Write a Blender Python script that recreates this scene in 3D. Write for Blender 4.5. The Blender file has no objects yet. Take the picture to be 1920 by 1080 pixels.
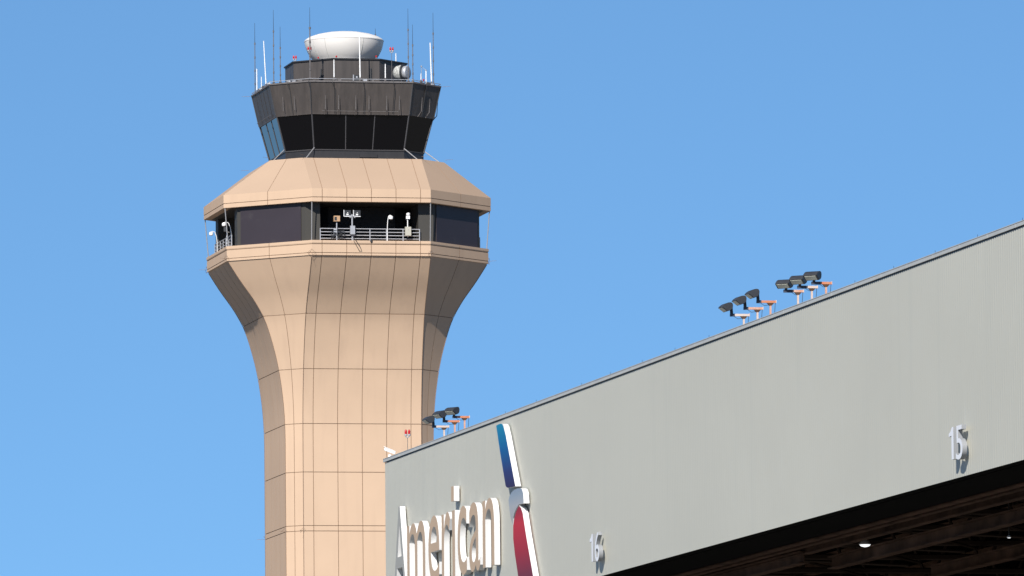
import bpy, bmesh, math, random
from mathutils import Vector, Matrix
random.seed(7)
R = math.radians
scene = bpy.context.scene
COL = scene.collection

# ------------------------------------------------------------------ camera
F = 16900.0                                   # focal length in pixels of a 1920 px wide picture
ROLL = R(-0.54)
CAMZ = 1.7
_dx, _dy = -3630.0, 1586.0                    # vanishing point of the hangar's long side, from the picture centre
_c, _s = math.cos(ROLL), math.sin(ROLL)
PITCH = math.atan(-(_s*_dx/F + _c*(-_dy)/F))
CAMM = Matrix.Rotation(R(90)+PITCH, 3, 'X') @ Matrix.Rotation(ROLL, 3, 'Z')
cam = bpy.data.cameras.new('camera'); camo = bpy.data.objects.new('camera', cam); COL.objects.link(camo)
camo.location = (0, 0, CAMZ); camo.rotation_euler = CAMM.to_euler()
cam.sensor_width = 36; cam.lens = 36*F/1920; cam.clip_start = 1; cam.clip_end = 60000
scene.camera = camo

# ------------------------------------------------------------------ sky, sun, exposure
SUN_AZ, SUN_EL = 17.5, 37.2                   # degrees to the left of straight behind the camera; height
SKYDIR = Vector((-math.sin(R(SUN_AZ))*math.cos(R(SUN_EL)), -math.cos(R(SUN_AZ))*math.cos(R(SUN_EL)), math.sin(R(SUN_EL))))
w = bpy.data.worlds.new('World'); scene.world = w; w.use_nodes = True
nt = w.node_tree; bg = nt.nodes['Background']
sky = nt.nodes.new('ShaderNodeTexSky'); sky.sky_type = 'NISHITA'; sky.sun_disc = False
sky.sun_elevation = R(SUN_EL); sky.sun_rotation = math.atan2(SKYDIR.x, SKYDIR.y)
sky.altitude = 6500; sky.air_density = 1.0; sky.dust_density = 0.0; sky.ozone_density = 5.5
tint = nt.nodes.new('ShaderNodeMix'); tint.data_type = 'RGBA'; tint.blend_type = 'MULTIPLY'; tint.inputs[0].default_value = 1; tint.inputs[7].default_value = (.93, 1.065, .97, 1)
wc = nt.nodes.new('ShaderNodeTexCoord'); vm = nt.nodes.new('ShaderNodeVectorMath'); vm.operation = 'MULTIPLY_ADD'
vm.inputs[1].default_value = (1, 1, .62); vm.inputs[2].default_value = (0, 0, .052)
vn = nt.nodes.new('ShaderNodeVectorMath'); vn.operation = 'NORMALIZE'
nt.links.new(wc.outputs['Generated'], vm.inputs[0]); nt.links.new(vm.outputs[0], vn.inputs[0]); nt.links.new(vn.outputs[0], sky.inputs[0])
nt.links.new(sky.outputs[0], tint.inputs[6]); nt.links.new(tint.outputs[2], bg.inputs[0]); bg.inputs[1].default_value = 0.085
sun = bpy.data.lights.new('sun', 'SUN'); sun.energy = 5.0; sun.angle = R(0.5); sun.color = (1.0, 0.955, 0.89)
suno = bpy.data.objects.new('sun', sun); COL.objects.link(suno)
suno.rotation_euler = SKYDIR.to_track_quat('Z', 'Y').to_euler(); suno.location = (0, 0, 200)
scene.view_settings.view_transform = 'Standard'; scene.view_settings.look = 'None'
scene.view_settings.exposure = 0.42; scene.view_settings.gamma = 1.0; scene.view_settings.use_curve_mapping = False

# ------------------------------------------------------------------ picture geometry
def ray(px, py):
    return CAMM @ Vector(((px-960)/F, (540-py)/F, -1.0))
def project(p):
    q = CAMM.transposed() @ (Vector(p)-Vector((0, 0, CAMZ)))
    return 960+F*q.x/-q.z, 540-F*q.y/-q.z
def at_y(px, py, Y):
    r = ray(px, py); return Vector((0, 0, CAMZ))+r*(Y/r.y)

# ------------------------------------------------------------------ materials
def mat(name, col, rough=0.6, metal=0.0, var=0.0, scale=(1, 1, 1), spec=None, emit=None, ior=None, bump=0.0, col2=None, detail=4):
    m = bpy.data.materials.new(name); m.use_nodes = True; n = m.node_tree; b = n.nodes['Principled BSDF']
    b.inputs['Base Color'].default_value = (*col, 1); b.inputs['Roughness'].default_value = rough; b.inputs['Metallic'].default_value = metal
    if spec is not None: b.inputs['Specular IOR Level'].default_value = spec
    if ior: b.inputs['IOR'].default_value = ior
    if emit: b.inputs['Emission Color'].default_value = (*emit[0], 1); b.inputs['Emission Strength'].default_value = emit[1]
    if var:
        tc = n.nodes.new('ShaderNodeTexCoord'); mp = n.nodes.new('ShaderNodeMapping'); mp.inputs['Scale'].default_value = scale
        nz = n.nodes.new('ShaderNodeTexNoise'); nz.inputs['Scale'].default_value = 1; nz.inputs['Detail'].default_value = detail; nz.inputs['Roughness'].default_value = .6
        mr = n.nodes.new('ShaderNodeMapRange'); mr.inputs[1].default_value = .3; mr.inputs[2].default_value = .7
        mx = n.nodes.new('ShaderNodeMix'); mx.data_type = 'RGBA'
        c2 = col2 or tuple(c*(1-var) for c in col)
        mx.inputs[6].default_value = (*c2, 1); mx.inputs[7].default_value = (*[min(1, c*(1+var*.4)) for c in col], 1)
        n.links.new(tc.outputs['Object'], mp.inputs[0]); n.links.new(mp.outputs[0], nz.inputs[0]); n.links.new(nz.outputs['Fac'], mr.inputs[0])
        n.links.new(mr.outputs[0], mx.inputs[0]); n.links.new(mx.outputs[2], b.inputs['Base Color'])
        if bump:
            bp = n.nodes.new('ShaderNodeBump'); bp.inputs['Strength'].default_value = bump; bp.inputs['Distance'].default_value = .05
            n.links.new(nz.outputs['Fac'], bp.inputs['Height']); n.links.new(bp.outputs[0], b.inputs['Normal'])
    return m

def add_layer(m, scale, lo, hi, col, amount, coord='Object'):
    """a second noise-masked tint over a material (stains, streaks)"""
    n = m.node_tree; b = n.nodes['Principled BSDF']; src = b.inputs['Base Color']
    tc = n.nodes.new('ShaderNodeTexCoord'); mp = n.nodes.new('ShaderNodeMapping'); mp.inputs['Scale'].default_value = scale
    nz = n.nodes.new('ShaderNodeTexNoise'); nz.inputs['Scale'].default_value = 1; nz.inputs['Detail'].default_value = 5
    mr = n.nodes.new('ShaderNodeMapRange'); mr.inputs[1].default_value = lo; mr.inputs[2].default_value = hi; mr.inputs[4].default_value = amount
    mx = n.nodes.new('ShaderNodeMix'); mx.data_type = 'RGBA'; mx.inputs[7].default_value = (*col, 1)
    if src.is_linked: n.links.new(src.links[0].from_socket, mx.inputs[6])
    else: mx.inputs[6].default_value = src.default_value
    n.links.new(tc.outputs[coord], mp.inputs[0]); n.links.new(mp.outputs[0], nz.inputs[0]); n.links.new(nz.outputs['Fac'], mr.inputs[0])
    n.links.new(mr.outputs[0], mx.inputs[0]); n.links.new(mx.outputs[2], src)
    return m

M = {}
M['tan'] = mat('tan_panel', (.525, .373, .258), .75, var=.09, scale=(.12, .12, .12), bump=.03)
add_layer(M['tan'], (1.4, 1.4, .12), .5, .85, (.36, .25, .18), .28)
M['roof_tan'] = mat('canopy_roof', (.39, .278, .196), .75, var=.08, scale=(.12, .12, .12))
M['joint'] = mat('panel_joint', (.27, .175, .115), .9)
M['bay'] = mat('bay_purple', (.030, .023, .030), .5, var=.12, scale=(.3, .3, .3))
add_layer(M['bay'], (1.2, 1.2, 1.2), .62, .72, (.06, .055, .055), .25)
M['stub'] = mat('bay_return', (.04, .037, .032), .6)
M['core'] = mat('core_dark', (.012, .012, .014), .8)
M['brown'] = mat('fascia_brown', (.064, .055, .051), .5, var=.3, scale=(2.2, 2.2, .25))
add_layer(M['brown'], (5, 5, .35), .58, .8, (.12, .095, .078), .4)
M['black'] = mat('frame_black', (.022, .021, .023), .45, var=.2, scale=(3, 3, .5))
M['glass'] = mat('cab_glass', (.002, .002, .003), .03, ior=1.38)
M['mull'] = mat('mullion_grey', (.05, .05, .055), .45)
M['white'] = mat('white_paint', (.78, .78, .78), .4, var=.06, scale=(2, 2, 2))
M['radome'] = mat('radome_white', (.73, .70, .665), .45, var=.06, scale=(.25, .25, .8))
M['steel'] = mat('galvanised', (.42, .43, .46), .45, metal=.3, var=.2, scale=(4, 4, 4))
M['pole'] = mat('pole_grey', (.13, .12, .12), .6, var=.3, scale=(4, 4, 1.5))
M['pole2'] = mat('corner_pole_grey', (.24, .24, .25), .5)
M['truss'] = mat('truss_steel', (.035, .024, .018), .8, spec=.1)
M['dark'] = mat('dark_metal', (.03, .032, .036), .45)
M['red'] = mat('red_lens', (.42, .01, .012), .25)
M['tanbox'] = mat('tan_box', (.45, .28, .16), .6, var=.2, scale=(6, 6, 6))
M['beigebox'] = mat('beige_box', (.42, .40, .34), .6)
M['canvas'] = mat('drum_canvas', (.45, .45, .43), .85, var=.6, scale=(9, 9, 9), bump=.4)
M['wall'] = mat('hangar_sheet', (.515, .505, .435), .55, var=.06, scale=(.05, .05, .08))
add_layer(M['wall'], (.9, .9, .05), .55, .8, (.455, .455, .40), .7)
add_layer(M['wall'], (2.5, 2.5, .12), .66, .8, (.57, .575, .535), .6)
M['coping'] = mat('coping_grey', (.47, .475, .455), .5, var=.12, scale=(.6, .6, .6))
M['signreflect'] = mat('letter_tan_reflection', (.50, .37, .26), .6, spec=.15, var=.04, scale=(.5, .5, .5))  # tan reflection in the glossy letter faces, put into the base colour
M['signgrey'] = mat('letter_grey', (.34, .34, .32), .6, spec=.15)
M['signwhite'] = mat('letter_return_white', (.60, .60, .60), .4, var=.03, scale=(1, 1, .3))
M['numwhite'] = mat('number_white', (.80, .80, .82), .4)
M['numside'] = mat('number_return', (.24, .25, .265), .5)
M['rust'] = mat('steel_brown', (.105, .062, .042), .8, var=.6, scale=(.7, .7, .7), spec=.1)
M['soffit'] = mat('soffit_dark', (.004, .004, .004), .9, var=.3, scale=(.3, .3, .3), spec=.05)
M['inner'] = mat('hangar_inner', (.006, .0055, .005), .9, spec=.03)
M['orange'] = mat('stand_orange', (.48, .14, .055), .55, var=.25, scale=(7, 7, 7), col2=(.48, .24, .15))
M['pink'] = mat('stand_faded', (.50, .34, .27), .6, var=.3, scale=(6, 6, 6), col2=(.48, .20, .11))
M['standwhite'] = mat('stand_white', (.55, .50, .46), .5, var=.15, scale=(5, 5, 5), col2=(.52, .33, .25))
M['slate'] = mat('arm_slate', (.045, .055, .085), .5)
M['head'] = mat('lamp_housing', (.040, .042, .048), .42, var=.3, scale=(5, 5, 5))
M['lens'] = mat('lamp_lens', (.5, .5, .42), .15)
M['beam'] = mat('roof_sheet', (.35, .35, .34), .8)
M['concrete'] = mat('apron_concrete', (.15, .142, .13), .85, var=.15, scale=(.03, .03, .03))
add_layer(M['concrete'], (.4, .4, .4), .55, .8, (.10, .095, .09), .5)
M['grass'] = mat('dry_grass', (.09, .085, .05), .9, var=.25, scale=(.01, .01, .01))
M['wire'] = mat('wire_brown', (.20, .13, .09), .6)
M['lamp_on'] = mat('lit_lamp', (.8, .8, .8), .4, emit=((.93, .97, 1.0), .85))

def gradient_mat(name, stops, z0, z1):
    m = bpy.data.materials.new(name); m.use_nodes = True; n = m.node_tree; b = n.nodes['Principled BSDF']; b.inputs['Roughness'].default_value = .6; b.inputs['Specular IOR Level'].default_value = .12
    tc = n.nodes.new('ShaderNodeTexCoord'); sp = n.nodes.new('ShaderNodeSeparateXYZ'); mr = n.nodes.new('ShaderNodeMapRange'); cr = n.nodes.new('ShaderNodeValToRGB')
    mr.inputs[1].default_value = z0; mr.inputs[2].default_value = z1
    n.links.new(tc.outputs['Object'], sp.inputs[0]); n.links.new(sp.outputs[2], mr.inputs[0]); n.links.new(mr.outputs[0], cr.inputs[0])
    e = cr.color_ramp.elements
    while len(e) < len(stops): e.new(.5)
    for k, (p, c) in enumerate(stops): e[k].position = p; e[k].color = (*c, 1)
    n.links.new(cr.outputs[0], b.inputs['Base Color']); return m

# ------------------------------------------------------------------ mesh helpers
class MB:
    def __init__(s): s.v = []; s.f = []; s.mi = []
    def add(s, verts, faces, mi=0):
        o = len(s.v); s.v += [tuple(v) for v in verts]
        for f in faces: s.f.append(tuple(i+o for i in f)); s.mi.append(mi)
    def box(s, x0, x1, y0, y1, z0, z1, mi=0):
        s.add([(x0,y0,z0),(x1,y0,z0),(x1,y1,z0),(x0,y1,z0),(x0,y0,z1),(x1,y0,z1),(x1,y1,z1),(x0,y1,z1)],
              [(0,3,2,1),(4,5,6,7),(0,1,5,4),(1,2,6,5),(2,3,7,6),(3,0,4,7)], mi)
    def tube(s, pts, r, n=8, mi=0, cap=True):
        pts = [Vector(p) for p in pts]; rs = r if isinstance(r, (list, tuple)) else [r]*len(pts)
        rings = []
        up = None
        for i, p in enumerate(pts):
            d = ((pts[min(i+1, len(pts)-1)]-pts[max(i-1, 0)])).normalized()
            if up is None:
                up = Vector((0, 0, 1)) if abs(d.z) < .9 else Vector((1, 0, 0))
            a = d.cross(up).normalized(); b = d.cross(a).normalized(); up = -b if b.dot(up) < 0 else b
            a = up.cross(d).normalized()
            rings.append([p+(a*math.cos(2*math.pi*k/n)+up*math.sin(2*math.pi*k/n))*rs[i] for k in range(n)])
        vs = [v for rg in rings for v in rg]; fs = []
        for i in range(len(pts)-1):
            for k in range(n):
                fs.append((i*n+k, i*n+(k+1) % n, (i+1)*n+(k+1) % n, (i+1)*n+k))
        if cap: fs.append(tuple(range(n-1, -1, -1))); fs.append(tuple((len(pts)-1)*n+k for k in range(n)))
        s.add(vs, fs, mi)
    def lathe(s, prof, n=48, c=(0, 0, 0), mi=0):
        vs = []; fs = []
        for (r, z) in prof:
            for k in range(n):
                a = 2*math.pi*k/n; vs.append((c[0]+r*math.cos(a), c[1]+r*math.sin(a), c[2]+z))
        for i in range(len(prof)-1):
            for k in range(n):
                fs.append((i*n+k, i*n+(k+1) % n, (i+1)*n+(k+1) % n, (i+1)*n+k))
        fs.append(tuple(range(n-1, -1, -1))); fs.append(tuple((len(prof)-1)*n+k for k in range(n)))
        s.add(vs, fs, mi)
    def prism(s, poly, axis_pts, mi=0, side=None):
        """poly: 3-D points of one face; axis_pts: offset vector to the other face"""
        n = len(poly); o = Vector(axis_pts); a = [Vector(p) for p in poly]; b = [p+o for p in a]
        s.add(a+b, [tuple(range(n))], mi); k = len(s.v)-2*n
        s.f.append(tuple(k+n+i for i in range(n-1, -1, -1))); s.mi.append(mi)
        for i in range(n):
            s.f.append((k+i, k+n+i, k+n+(i+1) % n, k+(i+1) % n)); s.mi.append(mi if side is None else side)
    def loft(s, rings, mi=0, close=True, ringmi=None, colmi=None):
        n = len(rings[0]); vs = [v for r in rings for v in r]; o = len(s.v); s.v += [tuple(v) for v in vs]
        for i in range(len(rings)-1):
            for k in range(n if close else n-1):
                s.f.append((o+i*n+k, o+i*n+(k+1) % n, o+(i+1)*n+(k+1) % n, o+(i+1)*n+k))
                q = mi
                if ringmi and ringmi[i]: q = ringmi[i]
                if colmi and colmi[k]: q = colmi[k]
                s.mi.append(q)
    def build(s, name, mats, parent=None, smooth=None, loc=None, rz=0, fix=True):
        me = bpy.data.meshes.new(name); me.from_pydata(s.v, [], s.f)
        if not isinstance(mats, (list, tuple)): mats = [mats]
        for m in mats: me.materials.append(M[m] if isinstance(m, str) else m)
        for p, i in zip(me.polygons, s.mi): p.material_index = i
        if fix:
            bm = bmesh.new(); bm.from_mesh(me); bmesh.ops.recalc_face_normals(bm, faces=bm.faces); bm.to_mesh(me); bm.free()
        if smooth:
            me.polygons.foreach_set('use_smooth', [True]*len(me.polygons)); me.set_sharp_from_angle(angle=R(smooth))
        me.update()
        o = bpy.data.objects.new(name, me); COL.objects.link(o)
        if parent: o.parent = parent
        if loc is not None: o.location = loc
        o.rotation_euler.z = rz
        return o
def tag(o, label=None, cat=None, group=None, kind=None):
    if label: o['label'] = label
    if cat: o['category'] = cat
    if group: o['group'] = group
    if kind: o['kind'] = kind
    return o
def empty(name, loc, rz=0, label=None, cat=None, group=None):
    o = bpy.data.objects.new(name, None); COL.objects.link(o); o.location = loc; o.rotation_euler.z = rz; o.empty_display_size = .5
    return tag(o, label, cat, group)
def copy_tree(o, parent=None):
    c = o.copy(); COL.objects.link(c)
    if parent: c.parent = parent
    for ch in list(o.children): copy_tree(ch, c)
    return c

# ------------------------------------------------------------------ ground
g = MB(); g.add([(-30000,-30000,0),(30000,-30000,0),(30000,30000,0),(-30000,30000,0)], [(0,1,2,3)])
tag(g.build('ground', 'grass'), kind='structure')
g = MB(); g.add([(-700,-300,.004),(500,-300,.004),(500,900,.004),(-700,900,.004)], [(0,1,2,3)])
tag(g.build('apron', 'concrete'), kind='structure')

# ================================================================== CONTROL TOWER
D = 618.0; BETA = R(11.5)
def axis_px(y): return 650.9+.0094*(y-490)
S = D/(F*math.cos(PITCH)**2)*1.0
def Z(y): return at_y(axis_px(y), y, D).z       # height of a picture row in the plane of the tower's axis
S = (Z(400)-Z(500))/100.0                       # metres per picture pixel at the tower
T0 = at_y(axis_px(500), 500, D)
tower = empty('control_tower', (T0.x, D, 0), BETA, 'tall tan panelled airport control tower with flared top and dark glass cab', 'control tower')
TM = Matrix.Translation((T0.x, D, 0)) @ Matrix.Rotation(BETA, 4, 'Z')
TI = TM.inverted()
def loc_px(px, py, near=0.0):
    """point in the tower's frame seen at that pixel, 'near' pixels nearer than the axis"""
    return TI @ at_y(px, py, D-near*S)
def octv(A, ap):                                # 8 corners, 4 faces of width A, in metres
    a, p = A/2*S, ap*S
    return [(-a,-p), (a,-p), (p,-a), (p,a), (a,p), (-a,p), (-p,a), (-p,-a)]
JA = [-92, -46, 0, 46, 92]                      # joints on the wide faces, pixels
def jring(A, ap, z, inset=0.0, gw=.045, gd=.03, joints=JA, bj=True):
    """ring with a notch at every vertical joint; inset in metres"""
    v = [Vector((x, y)) for x, y in octv(A, ap-inset/S)]
    out = []
    for k in range(8):
        a, b = v[k], v[(k+1) % 8]; L = (b-a).length; d = (b-a)/L; nrm = Vector((d.y, -d.x))
        js = [L/2+j*S for j in joints] if k % 2 == 0 else ([L/2] if bj else [])
        out.append((a.x, a.y, z))
        for j in js:
            for off, dep in ((-gw/2, 0), (-gw/2+.001, gd), (gw/2-.001, gd), (gw/2, 0)):
                p = a+d*(j+off)-nrm*dep; out.append((p.x, p.y, z))
    return out
def jcols(joints=JA, bj=True):
    c = []
    for k in range(8):
        n = len(joints) if k % 2 == 0 else (1 if bj else 0)
        c.append(0)
        for j in range(n): c += [1, 1, 1, 0]
    return c
JC = jcols()

# shaft with its flare
PROF = [(500,246),(520,233.3),(536,222.9),(552,211.5),(568,199.8),(586,188.5),(604.5,178.5),(625,170.5),(645.5,164.2),(674,156.5),(702.5,150.5),(735,145.5),(766.5,142),(801,139.8),(840,139),(2200,139)]
def prof_at(y):
    for (a, p), (b, q) in zip(PROF, PROF[1:]):
        if a <= y <= b:
            i = PROF.index((a, p)); t = (y-a)/(b-a)
            if b > 850: return p+(q-p)*t
            m0 = (q-PROF[max(i-1,0)][1])/(b-PROF[max(i-1,0)][0])*(b-a) if i else q-p
            m1 = (PROF[i+2][1]-p)/(PROF[i+2][0]-a)*(b-a) if PROF[i+2][0] < 900 else 0
            return (2*t**3-3*t**2+1)*p+(t**3-2*t**2+t)*m0+(-2*t**3+3*t**2)*q+(t**3-t**2)*m1
    return 139
ys = [500+i*7 for i in range(50)]; ys = [y for y in ys if y < 850]+[880, 950, 1050, 1200]
hj = [604.5, 704.5, 805.5, 895.5, 995, 1005, 1110, 1210, 1310, 1410, 1510]
marks = [(y, 0) for y in ys if min(abs(y-h) for h in hj) > 2.0]+[(h, 1) for h in hj]
marks.sort(); rings = []; rmi = []
for y, isj in marks:
    ap = prof_at(y); z = Z(y)
    if isj:
        for dz, ins in ((.024, 0), (.0239, .03), (-.0239, .03), (-.024, 0)):
            rings.append(jring(222, ap, z+dz, ins)); rmi.append(1)
        rmi[-1] = 0
    else: rings.append(jring(222, ap, z)); rmi.append(0)
rings.append(jring(222, 139, -.5)); rmi.append(0)
s = MB(); s.loft(rings, ringmi=rmi, colmi=JC); s.build('shaft', ['tan', 'joint'], tower, smooth=25)

# balcony parapet (closed ring box: outer skin, flat top, bottom)
def shell(name, prof, A, mats, inner, parent=tower, grooves=(), joints=JA, bj=True, topmi=None):
    """prof: list of (y, ap) from bottom to top; inner: list of (y, ap) closing the ring on the inside"""
    rings = []; rmi = []
    for (y, ap, *fl) in prof:
        if fl:
            for dz, ins in ((-.024, 0), (-.0239, .035), (.0239, .035), (.024, 0)):
                rings.append(jring(A, ap, Z(y)+dz, ins, joints=joints, bj=bj)); rmi.append(1)
            rmi[-1] = 0
        else: rings.append(jring(A, ap, Z(y), joints=joints, bj=bj)); rmi.append(0)
    for (y, ap) in inner:
        rings.append(jring(A, ap, Z(y), joints=joints, bj=bj)); rmi.append(0)
    rings.append(rings[0])
    if topmi is not None: rmi[topmi] = 2
    b = MB(); b.loft(rings, ringmi=rmi+[0], colmi=jcols(joints, bj)); return b.build(name, mats, parent)
shell('balcony_parapet', [(502.5,246.5),(498,246.5,1),(482,246.5,1),(479.5,247.3),(475,247.3)], 222, ['tan','joint'], [(475,140),(502.5,140)])
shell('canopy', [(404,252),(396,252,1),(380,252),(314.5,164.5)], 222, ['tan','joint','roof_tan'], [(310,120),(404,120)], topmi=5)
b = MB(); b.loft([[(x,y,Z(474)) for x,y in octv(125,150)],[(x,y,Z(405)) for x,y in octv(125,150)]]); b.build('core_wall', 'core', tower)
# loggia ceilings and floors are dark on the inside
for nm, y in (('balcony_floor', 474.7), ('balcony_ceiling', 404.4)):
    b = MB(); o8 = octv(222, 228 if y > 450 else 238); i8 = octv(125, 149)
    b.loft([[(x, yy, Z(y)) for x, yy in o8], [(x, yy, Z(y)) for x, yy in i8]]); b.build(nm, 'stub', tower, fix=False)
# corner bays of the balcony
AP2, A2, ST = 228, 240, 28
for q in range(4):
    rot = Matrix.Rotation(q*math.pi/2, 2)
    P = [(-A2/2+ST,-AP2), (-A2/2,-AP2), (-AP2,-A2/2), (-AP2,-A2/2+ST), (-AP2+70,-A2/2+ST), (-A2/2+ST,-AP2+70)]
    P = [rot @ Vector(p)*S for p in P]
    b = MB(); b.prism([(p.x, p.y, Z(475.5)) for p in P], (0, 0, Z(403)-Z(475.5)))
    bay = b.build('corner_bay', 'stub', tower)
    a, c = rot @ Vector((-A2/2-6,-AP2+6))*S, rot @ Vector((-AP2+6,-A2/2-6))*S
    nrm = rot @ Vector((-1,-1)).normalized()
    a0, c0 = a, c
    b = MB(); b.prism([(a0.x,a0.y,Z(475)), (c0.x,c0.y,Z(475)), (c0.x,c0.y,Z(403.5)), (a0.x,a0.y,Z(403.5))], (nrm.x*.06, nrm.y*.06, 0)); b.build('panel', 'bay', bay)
# railings, one per wide side
for q in range(4):
    rt = empty('railing', (0, 0, 0), q*math.pi/2); rt.parent = tower
    yy = -(AP2+6)*S
    x0, x1 = -93*S, 93*S
    b = MB()
    for r_ in (452.3, 458.4, 464.4, 470.4): b.tube([(x0,yy,Z(r_)),(x1,yy,Z(r_))], .032, 6)
    b.build('rails', 'steel', rt, smooth=40)
    for k in range(7):
        xx = x0+(x1-x0)*k/6; b = MB(); b.tube([(xx,yy,Z(475)),(xx,yy,Z(452))], .034, 6); b.build('post', 'steel', rt, smooth=40)
# corner poles between canopy and parapet
cv, pv = octv(222, 249.5), octv(222, 243.5)
for k in range(8):
    b = MB(); b.tube([(pv[k][0],pv[k][1],Z(476)),(cv[k][0],cv[k][1],Z(403))], .036, 6); b.build('corner_pole', 'pole2', tower, smooth=40)

# cab: base band, windows, fascia
CB = [(310,171,131.5),(294,171,131.5)]          # y, A, ap
def ring8(y, A, ap): return [(x, yy, Z(y)) for x, yy in octv(A, ap)]
b = MB(); b.loft([ring8(315,169.5,130.5), ring8(295.5,169.5,130.5)])
b.box(11.5*S*-1+2.2*S*13-.6, 2.2*S*13+.2, -132.6*S, -131*S, Z(309), Z(302))
b.build('cab_base', 'black', tower)
b = MB(); b.loft([ring8(296.4,170.5,132), ring8(294.4,170.8,132.4), ring8(294.4,164,125)]); b.build('window_sill', 'mull', tower)
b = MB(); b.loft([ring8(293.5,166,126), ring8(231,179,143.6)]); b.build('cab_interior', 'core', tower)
def lerp3(a, b, t): return tuple(a[i]+(b[i]-a[i])*t for i in range(3))
lo, hi = ring8(294.4,169.8,130.8), ring8(230,183,147.6)
for k in range(8):
    nP = 3 if k % 2 == 0 else 1; cut = (0, .35, .65, 1) if nP == 3 else (0, 1)
    a0, b0, a1, b1 = lo[k], lo[(k+1) % 8], hi[k], hi[(k+1) % 8]
    for i in range(nP):
        p = [Vector(lerp3(a0,b0,cut[i])), Vector(lerp3(a0,b0,cut[i+1])), Vector(lerp3(a1,b1,cut[i+1])), Vector(lerp3(a1,b1,cut[i]))]
        nr = (p[1]-p[0]).cross(p[3]-p[0]).normalized()
        b = MB(); b.prism([v-nr*.012 for v in p], -nr*.03); b.build('window', 'glass', tower)
        if i:
            b = MB(); b.tube([p[0]-nr*.01, p[3]-nr*.01], .04, 6); b.build('mullion', 'mull', tower)
    b = MB(); b.tube([a0, a1], .055, 6); b.build('corner_mullion', 'mull', tower)
# fascia above the windows, with raised seams
b = MB(); b.loft([ring8(231.5,181,145), ring8(231.5,184,149), ring8(229,184.5,149.3), ring8(172.5,193.5,161.5), ring8(172.5,185,153)])
fas = b.build('cab_fascia', 'brown', tower)
lo2, hi2 = ring8(229.5,184.4,149.2), ring8(172.5,193.5,161.5)
for k in range(8):
    ts = (.235,.53,.825) if k % 2 == 0 else (.48,)
    if k in (6, 7): ts = (.2,.42,.6,.8) if k == 6 else ts
    for t in ts:
        b = MB(); b.tube([lerp3(lo2[k],lo2[(k+1)%8],t), lerp3(hi2[k],hi2[(k+1)%8],t)], .022, 5); b.build('seam', 'black', fas)
    b = MB(); b.tube([lo2[k], hi2[k]], .04, 5); b.build('corner_trim', 'mull', fas)
    # short rods on brackets at the foot of the fascia
    rods = () if k == 6 else (.13,.265,.44,.575,.755,.885) if k % 2 == 0 else (.3,.62)
    for t in rods:
        p = Vector(lerp3(lo2[k],lo2[(k+1)%8],t)); d = (Vector(lo2[(k+1)%8])-Vector(lo2[k])).normalized(); nr = Vector((d.y,-d.x,0))
        b = MB(); q0 = p+nr*.08+Vector((0,0,-.1)); q1 = p+nr*.38+Vector((0,0,.25)); b.tube([q0,q1,q1+nr*.08+Vector((0,0,.95))],[.03,.03,.014],5); b.build('rod', 'pole', fas)
    if k % 2 == 0:
        d = (Vector(lo2[(k+1)%8])-Vector(lo2[k])).normalized(); nr = Vector((d.y,-d.x,0))
        b = MB(); b.tube([Vector(lerp3(lo2[k],lo2[(k+1)%8],.1))+nr*.25+Vector((0,0,.13)), Vector(lerp3(lo2[k],lo2[(k+1)%8],.88))+nr*.25+Vector((0,0,.13))], .018, 5); b.build('guide_rail', 'pole', fas)
# roof slab with a pale lip
b = MB(); b.loft([ring8(173,185,153), ring8(173,194.8,163), ring8(170.3,194.8,163), ring8(170.3,184,149), ring8(171.5,184,149)])
roof = b.build('cab_roof', 'pole', tower)
b = MB(); b.loft([ring8(171.6,184,149.5), ring8(171.7,30,21)]); b.add(ring8(171.7,30,21), [(0,1,2,3,4,5,6,7)]); b.build('roof_deck', 'black', roof)
ZR = Z(171.4)
ring_top = ring8(170.3,194.4,162.4)
b = MB()
pts = ring_top+[ring_top[0]]
b.tube([(x*.995,y*.995,z+.13) for x,y,z in pts], .022, 5); b.build('edge_rail', 'steel', roof)
rnd = random.Random(3)
for k in range(8):
    for i in range(5 if k % 2 == 0 else 3):
        t = rnd.uniform(.06,.94); p = Vector(lerp3(ring_top[k],ring_top[(k+1)%8],t))*1; q = Vector((p.x*.985,p.y*.985,p.z))
        w_, h_ = rnd.uniform(.10,.38), rnd.uniform(.07,.17)
        b = MB(); b.box(-w_/2,w_/2,-.08,.08,0,h_); b.box(-w_/2-.03,-w_/2,-.05,.05,0,h_*.6)
        d = Vector(ring_top[(k+1)%8])-Vector(ring_top[k]); 
        b.build('roof_fitting', rnd.choice(['white','steel','steel','pole']), roof, loc=q, rz=math.atan2(d.y,d.x))
# conduits that drop over the lip
for k, t in ((0,.215),(0,.51),(0,.805),(7,.46),(7,.98),(1,.45)):
    p = Vector(lerp3(ring_top[k],ring_top[(k+1)%8],t)); d = (Vector(ring_top[(k+1)%8])-Vector(ring_top[k])).normalized(); nr = Vector((d.y,-d.x,0))
    e = Vector(lerp3(lo2[k],lo2[(k+1)%8],t+.03)); e2 = Vector(lerp3(hi2[k],hi2[(k+1)%8],t+.03))
    m_ = e2+(e-e2)*.25
    b = MB(); b.tube([p-nr*.5+Vector((0,0,.05)), p+Vector((0,0,.07)), p+nr*.08+Vector((0,0,-.15)), m_+nr*.04, e+nr*.04], .02, 5); b.build('conduit', 'dark', roof)

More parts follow.
